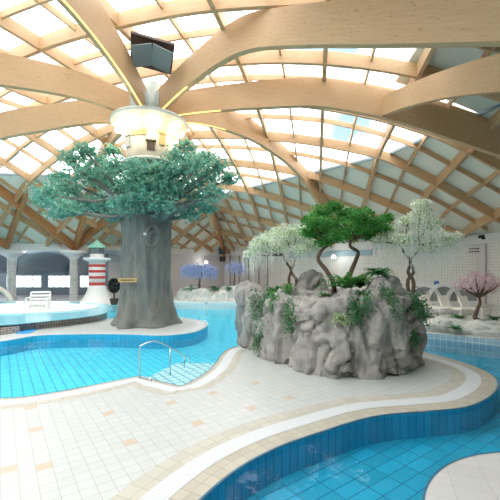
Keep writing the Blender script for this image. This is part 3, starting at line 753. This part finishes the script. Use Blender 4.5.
rk = rock('rock', [(outl, -.05, 2.05, .12), (lobeL, -.05, 1.9, .12), ('s', (-.05, 13.0, 1.75), (.55, .6, .55)),
     ('s', (1.75, 9.75, 1.55), (.75, .55, .5)), ('s', (1.15, 10.9, 1.8), (.55, .7, .35)), ('s', (2.15, 12.3, 2.1), (.5, .5, .65)), ('s', (3.75, 9.9, 1.75), (.6, .7, .82)), ('s', (2.6, 9.7, 1.75), (.5, .45, .45)), ('s', (4.4, 10.7, 1.7), (.7, .9, .62)), ('s', (2.75, 9.55, 1.2), (.5, .45, .9)),
     ('s', (3.3, 9.25, .7), (.45, .4, 1.3)), ('s', (4.6, 9.9, .9), (.35, .4, 1.1)), ('s', (2.3, 9.3, .4), (.6, .45, .9)), ('s', (.9, 10.6, .7), (.35, .4, 1.2))],
     'large grey furrowed rock mass in the middle of the deck, planted with small trees', 'rock', 'rock', furrow=1.6)
dgm = rk.data; BV = BVHTree.FromPolygons([v.co[:] for v in dgm.vertices], [list(p.vertices) for p in dgm.polygons])
def hit(px, py):
    d = Vector(((px-250)/350, 1, (271-py)/350)).normalized()
    r = BV.ray_cast(Vector((0, 0, H)), d); return r[0], r[1]
def topz(x, y):
    r = BV.ray_cast(Vector((x, y, 6)), Vector((0, 0, -1))); return r[0].z if r[0] else 0

# right shore rocks
rock('rock_ledge', [([(6.6, 16.0), (7.4, 14.9), (8.5, 14.1), (9.6, 13.3), (11.5, 12.7), (14, 12.6), (14, 14.6), (10.5, 15.8), (8.4, 17.2)], .15, .48, .05), ('s', (8.4, 15.0, .4), (1.0, .7, .35)), ('s', (9.7, 14.3, .38), (1.1, .7, .33)), ('s', (11.3, 13.9, .4), (1.1, .7, .35)), ('s', (7.6, 16.3, .55), (.9, .9, .5))],
     'low pale rock bank along the river pool at right, under the pink tree', 'rock', 'rock_pale', .08, .07)
rock('planter_rock', [('s', (-5.7, 31.2, .2), (.9, .8, 1.2)), ('s', (-4.2, 31.0, .3), (1.2, .8, 1.0)), ('s', (-2.6, 31.0, .2), (1.1, .9, .9)), ('s', (-1.2, 31.4, .4), (.9, .9, 1.1)), ('s', (-3.4, 30.5, 0), (2.4, .6, .5)), ('s', (-5.0, 32.2, .6), (1.2, .8, .9)), ('s', (-1.9, 32.2, .5), (1.2, .8, .9))],
     'pale rock bank with plants on the far side of the large pool', 'rock', 'rock_pale', .11, .10)
mb = MB(); mb.prism(catmull([(-6.9, 30.6), (-4, 29.7), (-1, 29.9), (.9, 30.8), (.9, 32.5), (-6.9, 32.5)], 5, True), -.55, .12, 0, 0); trim(mb, 'white')

# ------------------------------------------------------------------ plants
def fern(x, y, z, n, ln, label, mat='leaf_fern', droop=.7, w=.05, up=.9, group=None, name='fern'):
    mb = MB()
    for k in range(n):
        a = 2*PI*k/n+random.uniform(-.3, .3); l = ln*random.uniform(.7, 1.1); e = random.uniform(.35, up)
        pts = []
        for i in range(7):
            t = i/6; r = l*t*math.cos(e*(1-.2*t)); h = l*(math.sin(e)*t*1.2-droop*t*t*.75)
            pts.append(Vector((x+r*math.cos(a), y+r*math.sin(a), z+h)))
        s = Vector((-math.sin(a), math.cos(a), 0))
        for i in range(6):
            w0 = w*math.sin(PI*(i/6*.85+.12)); w1 = w*math.sin(PI*min(1, (i+1)/6*.85+.12))
            o = len(mb.v); mb.add([pts[i]-s*w0, pts[i]+s*w0, pts[i+1]+s*w1, pts[i+1]-s*w1], [(0, 1, 2, 3)])
            for q in (-1, 1):
                mb.leaf(pts[i]+s*q*w0*1.4, w*1.6, d=s*q+(pts[i+1]-pts[i]).normalized()*.7, asp=.35)
    o = mb.build(name, mat, loc=(x, y, z)); return tag(o, label, 'plant', group)
def ivy(strands, label, mat='leaf_ivy', size=.07, dens=60, name='ivy', spread=.10):
    """strands: pixel pairs ray-cast to the rock face, then hung a little in front of it"""
    mb = MB(); org = None
    for (x0, y0), (x1, y1) in strands:
        n = 14; pts = []
        for i in range(n):
            t = i/(n-1); h, nn = hit(x0+(x1-x0)*t, y0+(y1-y0)*t)
            if h is None: continue
            pts.append(h+(nn*.05 if nn.y < 0 or nn.z > 0 else -nn*.05))
        if not pts: continue
        if org is None: org = tuple(pts[0])
        if len(pts) > 2: mb.tube(pts[:], .008, 4)
        for p in pts:
            for _ in range(dens//n+2): mb.leaf(p+Vector((random.gauss(0, spread), random.uniform(-.10, .0), random.gauss(0, spread*.8))), size*random.uniform(.7, 1.4), asp=.7)
    if not mb.v: print('IVY MISS', label); return
    return tag(mb.build(name, mat, loc=org), label, 'plant')
def tree(x, y, z, trunks, canopies, label, leaf, bloom=None, strands=0, slen=.5, leafn=500, lsize=.06, flat=.6, branchmat='bark', name='tree', bloomn=0, bsize=.05, tr=.07):
    root = empty(name, (x, y, z), label, 'tree')
    mb = MB()
    for T in trunks:
        P = catmull([(x+a, y+b, z+c) for a, b, c in T], 4); n = len(P); mb.tube(P, [tr*(1-.55*i/n) for i in range(n)], 8)
    ends = [Vector((x+T[-1][0], y+T[-1][1], z+T[-1][2])) for T in trunks]
    fo = MB(); bl = MB()
    for k, (cx_, cy_, cz_, r) in enumerate(canopies):
        c = Vector((x+cx_, y+cy_, z+cz_)); e = min(ends, key=lambda q: (q-c).length)
        mid = e.lerp(c, .5)+Vector((random.uniform(-.08, .08), random.uniform(-.08, .08), -.05)); mb.tube([e-Vector((0, 0, .05)), mid, c], [tr*.5, tr*.33, tr*.15], 6)
        for _ in range(int(leafn*r/.4)):
            d = Vector((random.gauss(0, 1), random.gauss(0, 1), random.gauss(0, 1))).normalized()*r*random.uniform(.2, 1.1)
            fo.leaf(c+Vector((d.x, d.y, d.z*flat)), lsize*random.uniform(.7, 1.3))
        for _ in range(int(bloomn*r/.4)):
            d = Vector((random.gauss(0, 1), random.gauss(0, 1), random.gauss(0, 1))).normalized()*r*random.uniform(.6, 1.15)
            bl.leaf(c+Vector((d.x, d.y, d.z*flat)), bsize*random.uniform(.7, 1.3), asp=.8)
        for _ in range(int(strands*r/.4)):
            a = random.uniform(0, 2*PI); rr = r*math.sqrt(random.random())*1.1; p = c+Vector((rr*math.cos(a), rr*math.sin(a), r*flat*random.uniform(-.5, .4))); l = slen*random.uniform(.45, 1.15); q = int(l/.035)
            for i in range(q):
                ww = .045*(1-.6*i/q); bl.leaf(p+Vector((random.gauss(0, .012), random.gauss(0, .012), -i*.035)), bsize*(1-.4*i/q)*1.1, d=(random.gauss(0, .6), random.gauss(0, .6), -1), asp=.7)
    part(mb, 'trunk', branchmat, root, True)
    if fo.v: part(fo, 'foliage', leaf, root)
    if bl.v: part(bl, 'blossom', bloom, root)
    return root
def P2(px, py, Y): return ((px-250)*Y/350, Y, H+(271-py)*Y/350)
# green double-stemmed tree
def rel(base, px, py, Y): p = P2(px, py, Y); return (p[0]-base[0], p[1]-base[1], p[2]-base[2])
b = P2(334, 293, 11.0); b = (b[0], 11.0, topz(b[0], 11.0)-.05)
can = [rel(b, px, py, 11+random.uniform(-.6, .6))+(r,) for px, py, r in ((313, 222, .36), (322, 212, .42), (318, 232, .42), (332, 224, .48), (345, 214, .42), (356, 226, .45), (338, 236, .40), (362, 215, .38), (374, 224, .42), (386, 218, .26), (370, 235, .34), (350, 236, .36), (308, 232, .28), (335, 206, .3), (324, 242, .28), (384, 229, .25))]
tree(*b, [[(0, 0, 0), rel(b, 333, 282, 11), rel(b, 326, 270, 11), rel(b, 318, 258, 11), rel(b, 322, 250, 11), rel(b, 330, 243, 11)],
          [(.45, .1, 0), rel(b, 350, 275, 11.2), rel(b, 355, 262, 11.2), rel(b, 358, 252, 11.2), rel(b, 350, 246, 11.2), rel(b, 352, 238, 11.2)]],
     can, 'bright green small tree with two bent stems on top of the rock', 'leaf_green', leafn=620, lsize=.10, flat=.6, tr=.085)
# left white wisteria
b = P2(292, 288, 12.2); b = (b[0], 12.2, topz(b[0], 12.2)-.05)
can = [rel(b, px, py, 12.2+random.uniform(-.5, .5))+(r,) for px, py, r in ((262, 243, .4), (272, 237, .45), (284, 232, .45), (296, 232, .45), (306, 240, .40), (256, 249, .3), (290, 244, .4), (276, 248, .35), (314, 246, .32), (250, 254, .22), (300, 250, .3))]
tree(*b, [[(0, 0, 0), rel(b, 289, 278, 12.2), rel(b, 291, 270, 12.2), rel(b, 286, 262, 12.2), rel(b, 283, 254, 12.2)], [(.12, 0, 0), rel(b, 296, 279, 12.2), rel(b, 291, 271, 12.2), rel(b, 295, 262, 12.2), rel(b, 292, 252, 12.2)]],
     can, 'white-blossomed weeping tree on the left part of the rock', 'leaf_wist', 'bloom_white', strands=24, slen=.85, leafn=520, lsize=.07, bloomn=420, bsize=.06, tr=.06, name='weeping_blossom_tree')
# right white wisteria
b = P2(411, 293, 10.9); b = (b[0], 10.9, topz(b[0], 10.9)-.08)
can = [rel(b, px, py, 10.9+random.uniform(-.5, .5))+(r,) for px, py, r in ((421, 205, .30), (420, 216, .36), (408, 222, .38), (430, 224, .38), (396, 230, .36), (416, 234, .42), (436, 236, .36), (386, 236, .3), (446, 240, .34), (404, 240, .36), (378, 240, .2), (456, 236, .22), (428, 246, .36))]
tree(*b, [[(0, 0, 0), rel(b, 413, 280, 10.9), rel(b, 408, 272, 10.9), rel(b, 411, 262, 10.9), rel(b, 404, 252, 10.9), rel(b, 399, 244, 10.9)], [(.03, 0, 0), rel(b, 408, 280, 10.9), rel(b, 414, 271, 10.9), rel(b, 410, 262, 10.9), rel(b, 417, 252, 10.9), rel(b, 419, 243, 10.9)]],
     can, 'white-blossomed weeping tree with a twisted stem on the right part of the rock', 'leaf_wist', 'bloom_white', strands=30, slen=1.0, leafn=480, lsize=.065, bloomn=400, bsize=.062, tr=.065, name='weeping_blossom_tree')
# pink tree
b = (10.55, 16.1, .45)
can = [rel(b, px, py, 16.1+random.uniform(-.6, .6))+(r,) for px, py, r in ((460, 285, .35), (467, 281, .4), (476, 279, .45), (486, 281, .45), (494, 285, .4), (470, 288, .3), (480, 286, .4), (490, 290, .3), (501, 283, .35), (475, 274, .25), (486, 275, .25))]
tree(*b, [[(0, 0, 0), rel(b, 475, 318, 16.1), rel(b, 477, 310, 16.1), rel(b, 480, 303, 16.1), rel(b, 479, 296, 16.1)]], can, 'pink-blossomed small tree on the pale rock bank at right', 'bloom_pink', 'bloom_pink', leafn=35, lsize=.09, bloomn=95, bsize=.10, tr=.11, name='cherry_tree')
# palms far back, their blue light painted into the leaf colour
b = (-4.6, 31.6, .9)
can = [rel(b, px, py, 31.6)+(r,) for px, py, r in ((188, 268, .7), (194, 266, .8), (200, 267, .8), (207, 267, .8), (213, 269, .5))]
tree(*b, [[(0, 0, 0), (.1, 0, 1.2), (.4, 0, 2.0), (.5, 0, 2.3)]], can, 'drooping palm with blue light put into its leaf colour, wider one on the far rock bank', 'leaf_blue_lit', 'leaf_blue_lit', strands=24, slen=1.0, leafn=40, lsize=.16, bsize=.13, tr=.11)
b = (-1.45, 31.8, 1.1)
can = [rel(b, px, py, 31.8)+(r,) for px, py, r in ((231, 265, .5), (237, 264, .6), (242, 266, .4))]
tree(*b, [[(0, 0, 0), (.05, 0, 1.0), (.15, 0, 2.1)]], can, 'drooping palm with blue light put into its leaf colour, smaller one just left of the big rock', 'leaf_blue_lit', 'leaf_blue_lit', strands=20, slen=.8, leafn=40, lsize=.16, bsize=.13, tr=.07)
# ferns and grasses on the rock
for px, Y, n, ln, w, lab, mt in ((347, 10.35, 60, 1.0, .06, 'big arching green fern between the two stems of the green tree', 'leaf_fern'), (276, 12.0, 36, .6, .045, 'dark green fern left of the left white tree', 'leaf_ivy'),
                            (288, 11.2, 22, .28, .03, 'yellow-green grass tuft at the foot of the left white tree', 'leaf_fern'), (324, 10.6, 16, .3, .03, 'small light green grass tuft left of the green tree', 'leaf_fern'),
                            (378, 9.9, 60, .55, .045, 'spiky dark green plant on the peak of the rock', 'leaf_ivy'), (360, 10.7, 30, .8, .055, 'upright pale green fern right of the green tree', 'leaf_fern')):
    x = (px-250)*Y/350; fern(x, Y, topz(x, Y)+(.22 if px in (347, 360) else .06), n, ln, lab, mt, w=w, droop=.55 if px != 378 else .8)
ivy([((257, 292), (262, 322)), ((252, 296), (256, 318)), ((266, 294), (262, 312))], 'hanging ferny greenery over the left edge of the rock', dens=90)
ivy([((274, 292), (272, 310)), ((268, 290), (278, 300)), ((284, 290), (290, 292))], 'yellow-green trailing plant left of the ivy patch on the rock top', 'leaf_fern', dens=70)
ivy([((290, 300), (288, 330)), ((294, 304), (292, 328)), ((287, 310), (292, 334))], 'dark ivy patch hanging on the left rock face', dens=110)
ivy([((263, 330), (256, 350)), ((260, 335), (259, 352))], 'green fern growing low in the cleft at left of the rock', dens=110)
ivy([((358, 296), (356, 322)), ((364, 294), (362, 322)), ((370, 290), (366, 312)), ((354, 302), (352, 318))], 'leafy green plant trailing left of the rock peak', dens=100)
ivy([((384, 292), (398, 318)), ((382, 288), (394, 306))], 'green plant trailing to the right below the rock peak', dens=90)
ivy([((338, 316), (346, 322)), ((336, 314), (340, 320))], 'small cream and green spiky plant on the rock face', 'leaf_wist', dens=60, spread=.07)
ivy([((416, 296), (424, 318)), ((420, 292), (427, 310)), ((412, 296), (418, 312)), ((414, 294), (426, 322))], 'bushy green ivy at the right end of the rock, under the right white tree', dens=170, spread=.13)
ivy([((408, 336), (414, 345)), ((412, 330), (418, 340))], 'dark green and purple plant low on the right rock face', 'leaf_ivy', dens=60, spread=.06)
# plants on the far banks
for px, Y, ln, lab in ((188, 31.2, 1.0, 'leafy plant on the far rock bank, leftmost'), (215, 31.2, .9, 'leafy plant on the far rock bank, in the middle'), (231, 31.4, .9, 'leafy plant on the far rock bank beside the big rock')):
    fern((px-250)*Y/350, Y, 1.05, 20, ln, lab, 'leaf_ivy', w=.09)
fern(10.0, 16.8, .5, 22, .5, 'dark shrub left of the pink tree', 'leaf_ivy', w=.05)
fern(11.3, 16.2, .5, 26, .5, 'dark shrub right of the pink tree', 'leaf_ivy', w=.05)
fern(8.3, 14.1, .42, 20, .32, 'small green clump on the pale rock bank at the water', 'leaf_ivy', w=.05)
# dark round shrub beside lighthouse
r = empty('topiary', (-11.1, 28.6, 0), 'dark round topiary bush standing right of the lighthouse', 'plant')
mb = MB(); mb.tube([(-11.1, 28.6, 0), (-11.1, 28.6, 1.2)], .07); part(mb, 'stem', 'bark', r)
mb = MB()
for _ in range(1500):
    d = Vector((random.gauss(0, 1), random.gauss(0, 1), random.gauss(0, 1))).normalized()*.48*random.uniform(.7, 1); mb.leaf((-11.1+d.x, 28.6+d.y, 1.55+d.z*1.3), .14)
part(mb, 'foliage', leafmat('black_green_leaves', [(.005, .012, .012), (.015, .025, .025), (.03, .045, .04)]), r)
mb = MB(); mb.lathe((-11.1, 28.6, 0), [(.25, 0), (.36, .5), (.33, .5), (.3, .4)], 16); part(mb, 'pot', 'hole', r)

# ------------------------------------------------------------------ lighthouse
lx, ly = -13.1, 30.0
lh = empty('lighthouse', (lx, ly, 0), 'small white lighthouse with four red bands and mint green roof', 'lighthouse')
mb = MB(); mb.prism([(lx+2.6*math.cos(2*PI*k/40), ly+2.2*math.sin(2*PI*k/40)) for k in range(40)], -.55, .02); trim(mb, 'white')
c = (lx, ly, 0)
mb = MB(); mb.lathe(c, [(1.62, 0), (1.5, .08), (1.12, .45), (.88, .85), (.74, 1.3), (.70, 1.5)], 40); part(mb, 'base', 'white', lh, True)
mb = MB(); mb.lathe(c, [(.68, 1.45), (.66, 3.55)], 36); part(mb, 'tower', 'white', lh, True)
for z in (1.56, 2.1, 2.62, 3.1):
    mb = MB(); mb.lathe(c, [(.69, z), (.70, z+.02), (.70, z+.2), (.69, z+.22)], 36); part(mb, 'red_band', 'red', lh)
mb = MB(); mb.lathe(c, [(.66, 3.5), (.95, 3.65), (1.08, 3.72), (1.08, 3.88), (.6, 3.9)], 36); part(mb, 'gallery', 'white', lh)
mb = MB(); mb.lathe(c, [(.56, 3.88), (.56, 4.2)], 28); part(mb, 'lantern_base', 'white', lh)
mb = MB(); mb.lathe(c, [(.34, 4.2), (.34, 4.75)], 20)
for k in range(12):
    a = 2*PI*k/12; mb.box((lx+.52*math.cos(a), ly+.52*math.sin(a), 4.46), (.05, .05, .56), a)
part(mb, 'lantern_cage', 'greyp', lh)
mb = MB(); mb.lathe(c, [(.74, 4.72), (.66, 4.9), (.3, 5.2), (.1, 5.34), (.06, 5.42), (.01, 5.5)], 28); part(mb, 'roof', 'mint', lh, False)

# ------------------------------------------------------------------ white slatted chair
def box_obj(name, boxes, mat, root):
    mb = MB()
    for b_ in boxes: mb.box(*b_)
    return part(mb, name, mat, root, world=False)
ch = empty('slatted_chair', (-12.45, 20.6, .5), 'white slatted poolside chair standing on the raised basin', 'chair', rz=.25)
box_obj('seat', [((0, -.05, .42+0*k), (1.0, .55, .05)) for k in range(1)], 'white', ch)
mbk = [((0, .30+.045*k, .18+.2*k), (1.02, .05, .12), 0, 0, (-.2, 0)) for k in range(5)]
box_obj('backrest', mbk, 'white', ch)
for sx_ in (-1, 1):
    box_obj('leg', [((sx_*.52, .32, .5), (.07, .09, 1.02), 0, 0, (-.2, 0))], 'white', ch)
    box_obj('leg', [((sx_*.5, -.32, .25), (.07, .07, .5))], 'white', ch)
    box_obj('armrest', [((sx_*.54, -.02, .68), (.1, .75, .05)), ((sx_*.54, -.32, .52), (.06, .06, .32))], 'white', ch)

# ------------------------------------------------------------------ loungers and arches at right
def lounger(x, y, rz, lab):
    r = empty('lounge_chair', (x, y, .5), lab, 'lounger', 'cream loungers before the tiled wall', rz=rz)
    box_obj('seat', [((0, -.35, .30), (.62, 1.1, .07))], 'lounge', r)
    box_obj('backrest', [((0, .38, .58), (.62, .09, .72), 0, 0, (-.45, 0))], 'lounge', r)
    for a in (-.26, .26):
        for bb in (-.8, .1): box_obj('leg', [((a, bb, .135), (.05, .05, .27))], 'lounge', r)
lounger(9.75, 18.9, .35, 'cream lounger with raised back, leftmost of three before the arches')
lounger(10.65, 18.6, .35, 'cream lounger with raised back, middle of three before the arches')
lounger(11.55, 18.3, .35, 'cream lounger with raised back, nearest the pink tree')
ar = empty('arch_screen', (11.6, 22, .5), 'low white screen of overlapping round arches with grey infill behind the loungers', 'screen')
X0 = 10.7
for k, cxx in enumerate((10.9, 12.15, 13.4)):
    mb = MB(); n = 20; vs = []; r1, r2 = 1.12, .92
    for i in range(n+1):
        a = PI*i/n
        for rr in (r1, r2):
            for yy in (22-.1-.02*k, 22.1): vs.append((cxx+rr*math.cos(a), yy, .85+rr*1.0*math.sin(a)))
    fs = []
    for i in range(n):
        o = 4*i; fs += [(o, o+4, o+6, o+2), (o+1, o+3, o+7, o+5), (o, o+1, o+5, o+4), (o+2, o+6, o+7, o+3)]
    fs += [(0, 2, 3, 1), (4*n, 4*n+1, 4*n+3, 4*n+2)]
    mb.add(vs, fs); part(mb, 'arch', 'white', ar)
    mb = MB(); P = [(cxx+.93*math.cos(PI*i/n), .85+.93*math.sin(PI*i/n)) for i in range(n+1)]
    m_ = len(P); mb.add([(p[0], 22.02+.012*k, p[1]) for p in P]+[(p[0], 22.08, p[1]) for p in P], [tuple(range(m_)), tuple(reversed(range(m_, 2*m_)))]+[(i, i+m_, i+1+m_, i+1) for i in range(m_-1)]); part(mb, 'infill', 'shade', ar)
mb = MB(); mb.box((12.15, 22.05, .67), (4.8, .22, .38)); part(mb, 'plinth', 'white', ar)

# ------------------------------------------------------------------ handrails
def handrail(paths, lab, loc, rad=.02):
    r = empty('handrail', loc, lab, 'handrail')
    for nm, P in paths:
        mb = MB(); mb.tube(catmull(P, 5) if len(P) > 2 else P, rad if nm != 'foot_plate' else rad*2, 10); part(mb, nm, 'steel', r, True)
handrail([('rail', [(-2.82, 8.95, 0), (-2.82, 8.95, .4), (-2.82, 8.95, .76), (-2.80, 8.96, .83), (-2.74, 9.0, .86), (-2.52, 9.16, .91), (-2.42, 9.3, .86), (-2.2, 9.65, .64), (-1.94, 10.35, .24), (-1.87, 10.75, .07), (-1.86, 10.82, -.05), (-1.86, 10.83, -.38)]),
          ('post', [(-2.2, 9.65, .62), (-2.2, 9.65, -.14)]), ('post', [(-1.94, 10.35, .22), (-1.94, 10.35, -.24)]),
          ('foot_plate', [(-2.82, 8.95, 0), (-2.82, 8.95, .02)]), ('lower_rail', [(-2.82, 8.95, .06), (-2.6, 8.8, .06), (-2.48, 8.72, .05), (-2.46, 8.70, 0)])],
         'steel handrail leading down the steps into the large pool', (-2.82, 8.95, 0))
handrail([('rail', [(10.6, 13.9, .3), (10.62, 13.95, .8), (10.9, 14.3, 1.25), (11.15, 14.7, 1.1), (11.2, 14.8, .5)]), ('rail', [(11.2, 13.7, .3), (11.22, 13.75, .8), (11.5, 14.1, 1.25), (11.75, 14.5, 1.1), (11.8, 14.6, .5)])],
         'pair of steel grab rails at the right edge by the pink tree', (10.6, 13.9, .3))
mb = MB(); mb.tube([(-2.75, 22.0, -.05), (-2.75, 22.0, .75)], .06); mb.tube([(-2.75, 22.0, .75), (-2.75, 21.6, .9)], .06); tag(mb.build('water_spout', 'white', smooth=True), 'short white spout standing in the water right of the trunk', 'spout')

# ------------------------------------------------------------------ world, light, camera
w = bpy.data.worlds.new('World'); bpy.context.scene.world = w; w.use_nodes = True; nt = w.node_tree
bg = nt.nodes['Background']
tc = N(nt, 'ShaderNodeTexCoord'); nz = N(nt, 'ShaderNodeTexNoise'); nz.inputs['Scale'].default_value = 3.5; nz.inputs['Detail'].default_value = 5; L(nt, tc.outputs['Generated'], nz.inputs[0])
rp = N(nt, 'ShaderNodeValToRGB'); L(nt, nz.outputs[0], rp.inputs[0])
rp.color_ramp.elements[0].position = .39; rp.color_ramp.elements[0].color = (.13, .19, .23, 1); rp.color_ramp.elements[1].position = .49; rp.color_ramp.elements[1].color = (1, 1, 1, 1)
L(nt, rp.outputs[0], bg.inputs[0]); bg.inputs[1].default_value = 4.6
sun = bpy.data.lights.new('daylight', 'SUN'); sun.energy = 1.2; sun.angle = .6; sun.color = (1, .97, .92)
so = bpy.data.objects.new('daylight', sun); C.objects.link(so); sun.energy = .5; so.rotation_euler = (math.radians(28), math.radians(-12), 0)
cam = bpy.data.cameras.new('camera'); co = bpy.data.objects.new('camera', cam); C.objects.link(co)
cam.sensor_width = 36; cam.lens = 25.2; cam.shift_y = .042; co.location = (0, 0, H); co.rotation_euler = (PI/2, 0, 0); cam.clip_end = 300
bpy.context.scene.camera = co
vs_ = bpy.context.scene.view_settings; vs_.view_transform = 'Standard'; vs_.look = 'None'; vs_.gamma = 1; vs_.use_curve_mapping = False; vs_.exposure = 0.2
